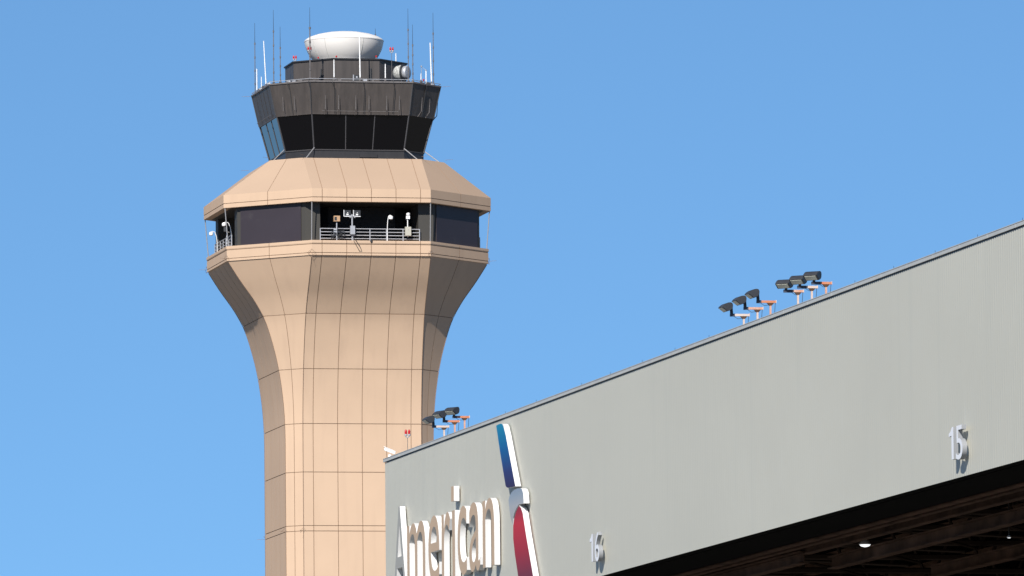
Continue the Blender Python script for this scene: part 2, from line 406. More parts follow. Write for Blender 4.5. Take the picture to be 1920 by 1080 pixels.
# penthouse on the roof
pl, ph = octv(88,107), octv(88,107)
b = MB(); b.loft([[(x,y,ZR-.05) for x,y in pl], [(x,y,Z(123.5)) for x,y in ph]]); b.add([(x,y,Z(123.6)) for x,y in ph], [(0,1,2,3,4,5,6,7)])
pent = b.build('penthouse', 'brown', tower)
b = MB(); r0 = octv(90,109.5)
b.loft([[(x,y,Z(124.4)) for x,y in octv(88,106)],[(x,y,Z(124.4)) for x,y in r0],[(x,y,Z(122)) for x,y in r0]]); b.add([(x,y,Z(122)) for x,y in r0], [(0,1,2,3,4,5,6,7)])
b.build('roof_lip', 'black', pent)
for k, t in ((7,.71),(0,.81),(2,.4),(4,.3),(4,.7)):
    for _ in (0,):
        p = Vector((*[pl[k][i]+(pl[(k+1)%8][i]-pl[k][i])*t for i in range(2)],0)); 
        b = MB(); b.tube([(p.x*1.012,p.y*1.012,ZR),(p.x*1.012,p.y*1.012,ZR+1.15)], .05, 6); b.build('vent_pipe', 'dark', pent)

# diagonal stays from the cab's foot to the canopy
bs, cs = octv(169.5,133), octv(214,160)
for k in (0, 1, 2, 3, 4, 5, 7):
    b = MB(); t_ = .5
    p0 = Vector((bs[k][0],bs[k][1],Z(292))); p1 = Vector((bs[k][0]+(cs[k][0]-bs[k][0])*.95, bs[k][1]+(cs[k][1]-bs[k][1])*.95, Z(315.5)))
    b.tube([p0,p1], .034, 6); b.build('stay', 'pole2', tower)

# lightning protection: down conductors on corners, rods that stick out
def cor(k, A, ap, off=.02):
    x, y = octv(A, ap)[k]; l = math.hypot(x, y); return x*(1+off/l), y*(1+off/l)
for k in range(8):
    pts = []
    for y in [505]+[510+i*12 for i in range(28)]+[900,1100,1300]:
        x_, y_ = cor(k, 222, prof_at(max(y,500.1)), .02); pts.append((x_, y_, Z(y)))
    b = MB(); b.tube(pts, .018, 5); b.build('down_conductor', 'wire', tower)
    for (y, ap, A) in ((498,246,222),(1005,140.5,222),(172,165,198),(310,166,222)):
        x_, y_ = octv(A, ap)[k]; l = math.hypot(x_, y_); dx_, dy_ = x_/l, y_/l
        b = MB(); b.tube([(x_,y_,Z(y)),(x_+dx_*.6,y_+dy_*.6,Z(y)+.02)], [.011,.006], 5)
        if y in (498, 1005):
            pr = Vector((-dy_,dx_,0)); c0 = Vector((x_,y_,Z(y)))+Vector((dx_,dy_,0))*.06
            b.tube([c0-pr*.28, c0+Vector((0,0,.24)), c0+pr*.28, c0-Vector((0,0,.24)), c0-pr*.28], .010, 4)
        b.build('lightning_rod', 'wire', tower)
b = MB(); yy = -(247)*S
b.tube([(-35*S,yy+.15,Z(466)),(-30*S,yy-.05,Z(474)),(-22*S,yy-.08,Z(486)),(-19*S,yy-.08,Z(493)),(-23*S,yy-.06,Z(494)),(-33*S,yy-.05,Z(476))], .02, 5); b.build('loose_cable', 'dark', tower)
b = MB(); b.lathe([(.05,-.07),(.085,-.06),(.09,.05),(.03,.08)], 10, (0,-246.6*S-.03,Z(476))); b.build('sensor', 'dark', tower)

# ------------------------------------------------------------------ radome
def top_px(px, py, near=0): return at_y(px, py, D-near*S)
rd = empty('radome', (T0.x-.1, D, Z(121.5)), 0, 'shallow white bowl shaped radome on the tower penthouse roof', 'radome')
cx = (644.5-axis_px(90))*S; rd.location.x = top_px(645.3, 115).x
zb = Z(121.5)
prof = [(0,0),(52,1),(55,5),(59.5,10),(64.5,16.5),(68.5,24),(71.5,31),(73.3,38),(74,43.2)]
b = MB(); b.lathe([(r*S, h*S) for r, h in prof], 64); b.build('lower_shell', 'radome', rd, smooth=35)
prof = [(74.4,42.8),(74.5,44.3),(72,47),(65,51.4),(52,55.8),(35,59.3),(17,61),(2,61.5)]
b = MB(); b.lathe([(r*S, h*S) for r, h in prof], 64); b.build('dome_cap', 'radome', rd, smooth=35)
b = MB(); b.lathe([(56*S,-.1),(57*S,-.02),(57*S,.09),(53*S,.16)], 48); b.build('base_ring', 'steel', rd)
for a in (-118, -60, 10, 80, 150, 220):
    b = MB(); b.tube([(math.cos(R(a))*r*S*1.0, math.sin(R(a))*r*S*1.0, h*S) for r, h in [(55.3,5),(59.7,10),(64.7,16.5),(68.7,24),(71.7,31),(73.5,38),(74.3,43)]], .014, 5); b.build('seam', 'coping', rd)

# ------------------------------------------------------------------ antennas on the cab roof
near_poly = [Vector((x, y)) for x, y in octv(190, 156)]
def edge_point(px, scale=1.0, back=False):
    best = None
    for k in range(8):
        for i in range(240):
            p = near_poly[k].lerp(near_poly[(k+1) % 8], i/240)*scale
            wp = TM @ Vector((p.x, p.y, ZR)); x, y = project(wp)
            sc = abs(x-px)+(wp.y-D)*(-.3 if back else .3)
            if best is None or sc < best[0]: best = (sc, wp)
    return best[1]
def ztop(px, py, Y): return at_y(px, py, Y).z
WH = 'antennas on the control tower roof'
def whip(px, ytip, ymid, ybase, label, white=False, back=False, tilt=0, r=.03, scale=1.0):
    p = edge_point(px, scale, back); base = p.z
    zt = ztop(px, ytip, p.y)-base; zm = ztop(px, ymid, p.y)-base if ymid else None
    if ybase is not None and back: pass
    e = empty('antenna', p, 0, label, 'antenna', WH)
    b = MB(); b.tube([(0,0,-.02),(0,0,.14)], .09, 8); b.tube([(0,-.02,.1),(0,0,.3)], .055, 6); b.build('mount', 'pole', e)
    if white:
        b = MB(); b.tube([(0,0,.2),(-tilt*.6,0,zt*.6),(-tilt,0,zt)], [r*1.15,r,r*.85], 8); b.build('rod', 'white', e, smooth=40)
    else:
        b = MB(); b.tube([(0,0,.2),(0,0,zm)], [r,r*.85], 8)
        for f_ in (.18,.45,.72,1.0): b.tube([(0,0,.2+(zm-.2)*f_-.07),(0,0,.2+(zm-.2)*f_+.07)], r*1.6, 8)
        b.build('pole', 'pole', e, smooth=40)
        b = MB(); b.tube([(0,0,zm),(-tilt,0,zt)], [.02,.011], 6); b.build('whip', 'dark', e)
    return e
whip(478.5,43,82,170,'tall thin whip antenna, leftmost on the tower roof')
whip(499,76.6,None,160,'white rod antenna leaning beside the leftmost whip', True, tilt=.15, r=.034)
whip(481.8,129,None,168,'short white rod antenna at the foot of the leftmost whip', True, r=.035)
whip(490.3,144,None,164,'shortest thin white stub antenna near left roof corner', True, r=.03)
whip(513.5,18.6,59,154,'very tall whip antenna on left roof edge, second whip from left')
whip(525.8,50,90,153,'grey whip antenna just right of the second tall whip')
whip(581.8,14,52.5,151,'tallest whip antenna crossing in front of radome left edge', r=.045)
whip(675.2,65.6,None,150,'long white rod antenna standing in front of the radome', True, r=.042, tilt=.03)
whip(626.3,112,None,149,'short white rod antenna before the middle of the penthouse', True, r=.038)
whip(722.5,120,None,150,'short white rod antenna at right end of the penthouse front', True, r=.038)
whip(743,100,None,116,'white rod antenna poking up behind the penthouse right side', True, back=True, r=.04, scale=.9)
whip(704.8,53.6,66,66,'thin whip antenna tip showing behind the radome', back=True, scale=.9)
whip(765.8,16,56,151,'very tall whip antenna right of the radome beside the drum dish')
whip(774.3,46,85,152,'whip antenna just right of the drum dish, lower than its neighbour')
whip(809.3,80,None,157,'long white rod antenna near the right roof corner', True, tilt=.08, r=.042)
whip(813,24,63,157.5,'tall whip antenna, rightmost on the tower roof')
whip(789.4,138,None,153,'thin short white rod left of the small bracket frame', True, r=.03)
p = edge_point(797)
e = empty('antenna', p, 0, 'small white bracket frame antenna with sloping bar near right roof corner', 'antenna', WH)
h1 = ztop(790.5,124.5,p.y)-p.z; h2 = ztop(799,132,p.y)-p.z
b = MB(); b.tube([(2*S,0,0),(2*S,0,h2)], .04, 6); b.build('rod', 'white', e); b = MB(); b.tube([(-6.5*S,0,0),(-6.5*S,0,h1),(2*S,0,h2)], .018, 5); b.build('bar', 'steel', e)
b = MB(); b.lathe([(.02,-.06),(.06,-.03),(.06,.03),(.02,.06)], 10, (-6.5*S,0,h1)); b.lathe([(.02,-.05),(.05,-.03),(.05,.03),(.02,.05)], 10, (2*S,0,h2)); b.build('ball_cap', 'steel', e)

def beacon(p, h, label, scale=1.0, r=.02):
    e = empty('obstruction_light', p, 0, label, 'obstruction light', 'red obstruction lights')
    b = MB(); b.tube([(0,0,0),(0,0,h)], r*scale, 6); b.build('post', 'pole', e)
    k = scale
    b = MB(); b.tube([(-.10*k,0,h+.14*k),(-.095*k,0,h+.03*k),(-.05*k,0,h-.02*k),(.05*k,0,h-.02*k),(.095*k,0,h+.03*k),(.10*k,0,h+.14*k)], .035*k, 6)
    for sx in (-1,1): b.lathe([(.04*k,0),(.085*k,.02*k),(.085*k,.10*k),(.07*k,.12*k)], 12, (sx*.10*k,0,h+.06*k))
    b.build('yoke', 'steel', e)
    for sx in (-1,1):
        b = MB(); b.lathe([(.072*k,0),(.078*k,.1*k),(.07*k,.2*k),(.045*k,.26*k),(.01*k,.28*k)], 12, (sx*.10*k,0,h+.18*k)); b.build('red_lens', 'red', e, smooth=50)
    return e
def pent_pt(px, near, y0=122): q = top_px(px, y0, near); q.z = Z(122); return q
p = pent_pt(552.8, 55); beacon(p, ztop(553,114,p.y)-p.z, 'twin red obstruction light at left end of the penthouse roof', .8)
p = edge_point(580.7, .95); beacon(p, ztop(580.7,97.5,p.y)-p.z, 'twin red obstruction light seen against left edge of the radome', .82)
p = edge_point(734.8, .80); beacon(p, ztop(734.8,98.5,p.y)-p.z, 'twin red obstruction light on thin mast right of the radome', .82)
for px, y0, lab in ((596.9,107.8,'tiny red light at left foot of the radome'), (630.8,105.5,'tiny red light below the middle of the radome'), (705.5,108,'tiny red light at right foot of the radome')):
    p = pent_pt(px, 96 if px > 600 else 60)
    e = empty('marker_light', p, 0, lab, 'marker light', 'small red lights round the radome'); h = max(.1, ztop(px, y0+2, p.y)-p.z)
    b = MB(); b.tube([(0,0,0),(0,0,h)], .03, 6); b.build('post', 'steel', e); b = MB(); b.lathe([(.05,0),(.06,.06),(.03,.12)], 10, (0,0,h)); b.build('red_lens', 'red', e)
p = edge_point(794.5); e = empty('marker_light', p, 0, 'tiny red light on a stub near the right corner of the cab roof', 'marker light', 'small red lights round the radome')
b = MB(); b.tube([(0,0,0),(0,0,.25)], .03, 6); b.build('post', 'steel', e); b = MB(); b.lathe([(.05,0),(.06,.08),(.03,.14)], 10, (0,0,.25)); b.build('red_lens', 'red', e)

# drum dish beside the penthouse
c = top_px(756, 136.5, 95)
e = empty('drum_dish', (c.x, c.y, ZR), R(-28), 'grey canvas covered drum microwave dish beside the dark penthouse', 'dish antenna')
hz = c.z-ZR; 
def xlathe(mb, prof, n=28, mi=0):
    vs = []; fs = []
    for (r, x) in prof:
        for k in range(n):
            a = 2*math.pi*k/n; vs.append((x, r*math.cos(a), hz+r*math.sin(a)))
    for i in range(len(prof)-1):
        for k in range(n): fs.append((i*n+k, i*n+(k+1)%n, (i+1)*n+(k+1)%n, (i+1)*n+k))
    fs.append(tuple(range(n))); fs.append(tuple((len(prof)-1)*n+k for k in range(n))); mb.add(vs, fs, mi)
DS = lambda P: [(r*1.12, x*1.12) for r, x in P]
b = MB(); xlathe(b, DS([(.12,-.62),(.33,-.55),(.44,-.4),(.49,-.1),(.5,.0)])); b.build('drum_cover', 'canvas', e, smooth=40)
b = MB(); xlathe(b, DS([(.45,0),(.53,.01),(.53,.09),(.45,.1)])); b.build('rim', 'dark', e)
b = MB(); xlathe(b, DS([(.36,.05),(.40,.1),(.42,.28),(.38,.34),(.2,.38),(.02,.39)])); b.build('face', 'steel', e, smooth=40)
b = MB(); b.tube([(-.1,0,0),(-.1,0,hz-.45)], .07, 8); b.tube([(-.4,.2,0),(-.2,0,hz-.3)], .035, 6); b.build('stand', 'steel', e)
p = edge_point(668.5, .93); e = empty('junction_box', p, BETA, 'small black box with pale front before the penthouse middle', 'box')
b = MB(); b.box(-.2,.2,-.12,.12,.1,.5); b.build('case', 'dark', e); b = MB(); b.box(-.26,-.2,-.16,.0,.12,.52); b.box(-.06,.06,-.14,-.12,.3,.42); b.build('bracket', 'steel', e)

# ------------------------------------------------------------------ equipment on the balcony rail
RY = -(AP2+6)*S
def rail_pt(px):
    x0 = TI @ at_y(px, 440, D-(AP2)*S)
    # refine so that it lies on the railing line
    lo_, hi_ = -95*S, 95*S
    for _ in range(40):
        m_ = (lo_+hi_)/2
        if project(TM @ Vector((m_, RY, Z(460))))[0] < px: lo_ = m_
        else: hi_ = m_
    return TM @ Vector((lo_, RY, Z(475)))
def zz(py, p): return at_y(960, 540, 1).z*0+ztop_at(py, p)
def ztop_at(py, p):
    x = project(p)[0]; return at_y(x, py, p.y).z-p.z
p = rail_pt(631.5); e = empty('loudspeaker', p+Vector((0,-.1,0)), BETA, 'tan box loudspeaker on a thin pole at left end of balcony rail', 'loudspeaker')
h = ztop_at(415.6, p); b = MB(); b.tube([(0,0,0),(0,0,h)], .04, 6); b.build('pole', 'steel', e)
b = MB(); b.box(-.2,.2,-.16,.16,h,h+.38); b.box(-.17,-.02,-.175,-.16,h+.06,h+.3,1); b.build('box', ['tanbox','dark'], e)
p = rail_pt(660.5); e = empty('work_light', p+Vector((0,-.1,0)), BETA, 'pair of rectangular floodlights on a pole at the balcony rail', 'floodlight')
h = ztop_at(402, p); b = MB(); b.tube([(0,0,0),(0,0,h)], .05, 6); b.tube([(-.42,0,h-.1),(.42,0,h-.1)], .03, 6); b.build('pole', 'steel', e)
b = MB(); b.box(-.16,.16,-.2,.0,ztop_at(440,p),ztop_at(424,p)); b.build('control_box', 'steel', e)
for sx in (-1,1):
    x = sx*.33; b = MB(); b.box(x-.24,x+.24,-.02,.14,h-.14,h+.27); lh = b.build('lamp_head', 'dark', e)
    b = MB(); b.box(x-.26,x-.22,-.05,-.02,h-.15,h+.28); b.box(x-.22,x+.24,-.05,-.02,h-.17,h-.13); b.build('frame', 'white', lh)
    b = MB(); b.add([(x-.1,-.03,h+.02),(x+.1,-.03,h+.02),(x+.04,-.05,h-.06),(x-.04,-.05,h-.06)], [(0,1,2,3)]); b.tube([(x+.02,-.06,h+.05),(x+.02,-.06,h+.12)], .03, 6); b.build('reflector', 'white', lh)
    b = MB(); b.tube([(x*.45-.04,-.06,h-.2),(x*.45+.06,-.06,h-.2)], .07, 10); b.build('knuckle', 'steel', e)
def dome_cam(p, ptop, label, side=1, rz=BETA, reach=.25):
    e = empty('security_camera', p, rz, label, 'security camera', 'cameras on the balcony'); h = ztop_at(ptop, p)
    b = MB(); b.tube([(0,0,0),(0,0,h*.55),(.12*reach*side,0,h*.8),(.4*reach*side,0,h*.97),(.76*reach*side,0,h),(.96*reach*side,0,h-.05)], .03, 6); b.build('gooseneck', 'white', e, smooth=60)
    b = MB(); b.lathe([(.03,.1),(.12,.05),(.15,-.06),(.13,-.14),(.04,-.18)], 14, (reach*side,0,h-.12)); b.build('dome_housing', 'white', e, smooth=50)
    return e
dome_cam(rail_pt(726.5)+Vector((0,-.08,0)), 403.5, 'white gooseneck camera above the middle of the front balcony rail')
p = rail_pt(764.5); e = empty('security_camera', p+Vector((0,-.1,0)), BETA, 'white upright camera on a pole above the beige box', 'security camera', 'cameras on the balcony')
h = ztop_at(411, p); b = MB(); b.tube([(0,0,.3),(0,0,h)], .035, 6); b.build('pole', 'white', e)
b = MB(); b.box(-.1,.14,-.1,.1,h,h+.22); b.build('body', 'white', e, smooth=None)
b = MB(); b.lathe([(.05,-.1),(.13,-.06),(.13,.06),(.05,.1)], 6, (.05,0,h+.33)); b.tube([(.05,-.14,h+.33),(.05,-.1,h+.33)], .045, 8); b.build('head', 'white', e)
e = empty('equipment_box', p+Vector((0,-.12,0)), BETA, 'beige equipment box strapped on the front balcony rail', 'equipment box')
b = MB(); b.box(-.2,.2,-.22,.0,ztop_at(442.5,p),ztop_at(426,p)); b.build('case', 'beigebox', e); b = MB(); b.tube([(.02,-.24,ztop_at(431,p)),(.02,-.22,ztop_at(431,p))], .03, 8); b.build('lock', 'steel', e)
# cable tangle near the rail's left end
p = rail_pt(633); e = empty('cable_bundle', p, BETA, 'tangled dark cables tied to the left end of the front rail', 'cables')
r2 = random.Random(5)
for k in range(5):
    pts = [(r2.uniform(-.5,.5), -.08-r2.uniform(0,.08), r2.uniform(.1,.75)) for _ in range(5)]
    b = MB(); b.tube(pts, .022, 5); b.build('cable', 'dark', e)
b = MB(); b.box(-.28,-.12,-.1,.02,.35,.8); b.build('clamp', 'steel', e)
# left balcony side
def left_pt(yl): return TM @ Vector((-(AP2+6)*S, yl*S, Z(475)))
dome_cam(left_pt(60)+Vector((-.05,0,0)), 434, 'white dome camera on bent arm hanging outside the left balcony', -1, reach=.42)
dome_cam(left_pt(-88), 416.5, 'white gooseneck camera at near end of the left balcony rail', -1, reach=.5)
p = left_pt(-40); e = empty('work_light', p, BETA+R(60), 'dark twin lamp head on a pole inside the left balcony', 'floodlight')
b = MB(); b.tube([(0,0,0),(0,0,1.3)], .04, 6); b.build('pole', 'steel', e); b = MB(); b.box(-.35,-.03,-.1,.1,1.25,1.55); b.box(.03,.35,-.1,.1,1.25,1.55); b.build('lamp_head', 'dark', e)
b = MB(); b.box(-.33,-.05,-.13,-.11,1.22,1.26); b.box(.05,.33,-.13,-.11,1.22,1.26); b.build('frame', 'white', e)

# ================================================================== HANGAR
vp = ray(960-3630, 540+1586); FAR = Vector((vp.x, vp.y)).normalized(); NEAR = -FAR
OUT = Vector((-math.cos(math.atan2(-NEAR.x, 1)) if False else NEAR.y, -NEAR.x)).normalized()
if OUT.x > 0: OUT = -OUT
P0 = at_y(722, 866, 343.0); HT = P0.z; O2 = Vector((P0.x, P0.y))
HANG_RZ = math.atan2(NEAR.y, NEAR.x)          # local x runs along the wall to the near end; local y = inward; -y = outward
HM = Matrix.Translation((O2.x, O2.y, 0)) @ Matrix.Rotation(HANG_RZ, 4, 'Z')
def wall_uv(px, py, w=0.0):
    """(u, h) on the plane w metres in front of the wall for that pixel"""
    r = ray(px, py); o = Vector((0, 0, CAMZ)); n = Vector((OUT.x, OUT.y, 0)); q = Vector((O2.x, O2.y, 0))+n*w
    t = n.dot(q-o)/n.dot(r); p = o+r*t; d = Vector((p.x, p.y))-O2
    return d.dot(NEAR), p.z
INWARD = 1 if (HM.to_3x3() @ Vector((0, 1, 0))).to_2d().dot(OUT) < 0 else -1
def HL(u, w, h): return Vector((u, -w*INWARD, h))      # local point: w outward
def HW(u, w, h): return HM @ HL(u, w, h)
u16, hb = wall_uv(1920, 862); u_l, hb2 = wall_uv(1127, 1080); HB = (hb+hb2)/2
LEN = wall_uv(1920, 700)[0]+45
print('hangar: top', HT, 'door head', hb, hb2, 'len', LEN, 'inward', INWARD, 'S', S, 'ledge', Z(500))
hangar = empty('hangar', (O2.x, O2.y, 0), HANG_RZ, 'long pale grey ribbed hangar with wide dark door opening in front of tower', 'hangar')
DEP = 75.0
def hbox(mb, u0, u1, w0, w1, h0, h1, mi=0):
    ys_ = sorted((-w0*INWARD, -w1*INWARD)); mb.box(u0, u1, ys_[0], ys_[1], h0, h1, mi)
# ribbed header wall above the doors
def ribs(u0, u1, h0, h1, name):
    b = MB(); pit = .24; n = int((u1-u0)/pit); pr = []
    for i in range(n):
        u = u0+i*pit
        pr += [(u, 0), (u+.10, 0), (u+.13, .0045), (u+.20, .0045), (u+pit-.01, 0)]
    pr.append((u0+n*pit, 0))
    b.loft([[HL(u, w, h0) for u, w in pr], [HL(u, w, h1) for u, w in pr]], close=False); return b.build(name, 'wall', hangar)
PIER = 9.0
hd = ribs(0, LEN, HB, HT-.05, 'header_wall')
ribs(0, PIER, 0, HB-.002, 'pier_wall')
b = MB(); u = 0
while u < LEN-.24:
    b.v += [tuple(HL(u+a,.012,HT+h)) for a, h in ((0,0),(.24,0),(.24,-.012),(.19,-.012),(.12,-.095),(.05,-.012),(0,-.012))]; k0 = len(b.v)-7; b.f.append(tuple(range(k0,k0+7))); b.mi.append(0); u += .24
b.build('shadow_teeth', 'dark', hangar)  # dark sawtooth shape painting the toothed shadow gap under the coping
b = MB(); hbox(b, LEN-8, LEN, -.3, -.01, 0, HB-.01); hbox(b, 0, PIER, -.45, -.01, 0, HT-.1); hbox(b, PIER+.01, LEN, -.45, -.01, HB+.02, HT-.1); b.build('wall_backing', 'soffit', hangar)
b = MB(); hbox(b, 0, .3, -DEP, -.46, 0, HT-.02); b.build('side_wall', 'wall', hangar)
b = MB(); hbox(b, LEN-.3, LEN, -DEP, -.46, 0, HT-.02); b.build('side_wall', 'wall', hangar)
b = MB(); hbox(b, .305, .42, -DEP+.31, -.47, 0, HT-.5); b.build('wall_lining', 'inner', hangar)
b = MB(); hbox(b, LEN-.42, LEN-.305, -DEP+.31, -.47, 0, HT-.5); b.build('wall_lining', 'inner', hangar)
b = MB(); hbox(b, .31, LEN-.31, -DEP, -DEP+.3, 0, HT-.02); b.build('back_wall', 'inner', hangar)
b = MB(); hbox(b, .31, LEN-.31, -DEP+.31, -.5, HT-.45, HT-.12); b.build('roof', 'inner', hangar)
cpt = wall_uv(722, 858)[1]
b = MB(); hbox(b, -.15, LEN+.1, -.5, .045, HT-.01, HT+.10); hbox(b, -.17, LEN+.1, -.53, .055, HT+.101, HT+.122)
u = 2.9
while u < LEN:
    hbox(b, u, u+.07, -.2, .049, HT-.012, HT+.099); u += 3.05
b.build('coping', 'coping', hangar)
# door head: deep dark soffit, rails and roof steel inside
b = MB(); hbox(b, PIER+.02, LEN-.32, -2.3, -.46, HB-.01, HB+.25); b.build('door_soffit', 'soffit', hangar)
def ibeam(u0, u1, w, h, d=.5, f=.3, name='rail_beam'):
    b = MB(); hbox(b, u0, u1, -w-f/2, -w+f/2, h, h+.04); hbox(b, u0, u1, -w-f/2, -w+f/2, h+d-.04, h+d); hbox(b, u0, u1, -w-.02, -w+.02, h+.041, h+d-.041)
    n = int((u1-u0)/3)
    for i in range(1, n): hbox(b, u0+i*3-.02, u0+i*3+.02, -w-f/2+.01, -w-.021, h+.042, h+d-.042)
    return b.build(name, 'rust', hangar)
for w_, h_, d_, f_ in ((2.55,HB-.05,.35,.3),(3.15,HB-.02,.3,.22),(3.75,HB-.12,.38,.26)): ibeam(PIER+.5, LEN-.5, w_, h_, d_, f_)
def girder_tube(u0, u1, w, h, r):
    b = MB(); b.tube([HL(u0,-w,h), HL(u1,-w,h)], r, 14)
    for i in range(int((u1-u0)/6)): b.tube([HL(u0+i*6+2,-w,h), HL(u0+i*6+2.15,-w,h)], r*1.25, 14)
    return b
def interior_pt(px, py, h):
    r = ray(px, py); t = (h-CAMZ)/r.z; p = HM.inverted() @ (Vector((0,0,CAMZ))+r*t); return p.x, p.y*INWARD
ua, wa = interior_pt(1565, 1056, HB-.3); ub, wb = interior_pt(1920, 964, HB-.3)
print('girder', ua, wa, ub, wb)
ibeam(ua, LEN-1, (wa+wb)/2, HB-.5, .42, .34, 'crane_girder')
ua, wa = interior_pt(1790, 1068, HB-.3); ibeam(ua-3, ua+30, wa, HB-.4, .4, .34, 'crane_girder')
ua, wa = interior_pt(1400, 1078, HB-.3); ibeam(ua-10, ua+8, wa, HB-.4, .4, .34, 'crane_girder')
for w_ in (7.5, 12, 17, 23, 30): ibeam(PIER+1, LEN-1, w_, HB+1.2, .6, .35, 'purlin')
k = 0; u = 12.0
while u < LEN-4:
    b = MB()                                      # roof truss across the hangar
    a = HL(u,-4.5,HB+.4); c = HL(u,-DEP+2,HB+.4); a1 = HL(u,-4.5,HT-.8); c1 = HL(u,-DEP+2,HT-.8)
    b.tube([a,c], .11, 5); b.tube([a1,c1], .11, 5)
    nn = 14
    for i in range(nn):
        p = a.lerp(c, i/nn); q = a1.lerp(c1, (i+.5)/nn); r_ = a.lerp(c, (i+1)/nn); b.tube([p,q], .06, 4); b.tube([q,r_], .06, 4)
    b.build('roof_truss', 'truss', hangar)
    b = MB(); b.tube([HL(u,-4,HB+.9), HL(u+6,-10,HB+.2)], .05, 4); b.tube([HL(u+6,-4,HB+.9), HL(u,-10,HB+.2)], .05, 4); b.build('brace', 'truss', hangar)
    u += 7.5
# high bay lamps
for px, py, sc, lab in ((1622,1020,1.0,'large lit white hangar lamp just behind the door rails'), (1892,1007,.36,'tiny lit lamp deep inside the hangar at far right')):
    u_, w_ = interior_pt(px, py, HB-.05 if sc == 1 else HB-.7)
    e = empty('hangar_lamp', HW(u_, -w_, HB-.05 if sc == 1 else HB-.7), 0, lab, 'ceiling lamp', 'lit lamps inside the hangar')
    b = MB(); b.lathe([(.19*sc,-.02),(.20*sc,.0),(.13*sc,.09*sc),(.05*sc,.14*sc)], 20); b.build('shade', 'white', e, smooth=50)
    b = MB(); b.lathe([(.03*sc,-.10*sc),(.13*sc,-.075*sc),(.19*sc,-.01)], 20); b.build('bulb', 'lamp_on', e)
    b = MB(); b.tube([(0,0,.12*sc),(0,0,1.2)], .02, 6); b.build('stem', 'dark', e)
# small spikes along the parapet
for px in (1088,1142,1201.7,1263,1326.7,1600,1672.8,1750.5,1830,1914,1003,945):
    u_ = wall_uv(px, 866-.3725*(px-722)-4)[0]
    b = MB(); b.tube([HL(u_,-.05,HT+.13), HL(u_,-.05,HT+.23)], [.008,.005], 5); b.build('parapet_spike', 'dark', hangar)

# ------------------------------------------------------------------ writing on the hangar
def glyph(ch, name, x0, y0, x1, y1, w0, w1, mats, parent, origin, slant=None):
    """one raised letter between picture x0..x1 (face edges) and heights given by rows y0 (top at x0..) y1"""
    cu = bpy.data.curves.new('g', 'FONT'); cu.body = ch; cu.extrude = .5; cu.resolution_u = 10; cu.offset = 0
    ob = bpy.data.objects.new('g', cu); COL.objects.link(ob); bpy.context.view_layer.update()
    me = bpy.data.meshes.new_from_object(ob.evaluated_get(bpy.context.evaluated_depsgraph_get()))
    bpy.data.objects.remove(ob); bpy.data.curves.remove(cu)
    xs = [v.co.x for v in me.vertices]; ysv = [v.co.y for v in me.vertices]
    ax, bx, ay, by = min(xs), max(xs), min(ysv), max(ysv)
    (u0, u1, h0, h1) = (x0, x1, y0, y1)
    for v in me.vertices:
        tx = (v.co.x-ax)/(bx-ax); ty = (v.co.y-ay)/(by-ay)
        w_ = w0+(w1-w0)*(v.co.z+.5); p = HL(u0+(u1-u0)*tx, w_, h0+(h1-h0)*ty)-origin; v.co = p
    me.materials.clear(); me.update()
    for m_ in mats: me.materials.append(M[m_])
    for p in me.polygons: p.material_index = 0 if abs(p.normal.y) > .8 else 1
    me.polygons.foreach_set('use_smooth', [True]*len(me.polygons)); me.set_sharp_from_angle(angle=R(28)); o = bpy.data.objects.new(name, me); COL.objects.link(o); o.parent = parent; return o
DW = .06; LW = .27                            # stand-off and front plane of the letters
# heights from the picture: baseline and x-height measured on the n
uN, hbase = wall_uv(926.5, 1059, LW); _, hx = wall_uv(919, 933, LW)
_, hdot1 = wall_uv(848, 912, LW); _, hdot0 = wall_uv(850, 939.5, LW); _, hA = wall_uv(749, 949.5, LW)
print('letters base', hbase, 'x', hx, 'A', hA, 'dot', hdot0, hdot1)
def U(px, py=1000, w=LW): return wall_uv(px, py, w)[0]
so = HL(U(740), 0, hbase)
sign = empty('wall_sign', HM @ so, HANG_RZ, 'raised letters with painted tan reflection and white sides reading American on the hangar wall', 'sign')
glyph('A', 'letter', U(737.5), hbase-.02, U(760.5), hA, DW, LW, ['signgrey','signwhite'], sign, so)
for ch, a, b_ in (('m',763,797),('e',803,823.5),('r',828,844),('c',858,875),('a',879.6,900),('n',905,926.7)):
    ov = .03 if ch in 'eca' else 0
    glyph(ch, 'letter', U(a), hbase-ov, U(b_), hx+ov*(1 if ch != 'n' else 0), DW, LW, ['signreflect','signwhite'], sign, so)
b = MB(); hbox(b, U(847.8), U(853), DW, LW, hbase, hx-.02); hbox(b, U(846.5), U(851.5), DW, LW, hdot0, hdot1)
b.v = [tuple(Vector(v)-so) for v in b.v]
me_o = b.build('letter', ['signreflect','signwhite'], sign)
for p in me_o.data.polygons: p.material_index = 0 if abs(p.normal.y) > .8 else 1
print('strokes m width', U(797)-U(763), 'n', U(926.7)-U(905))

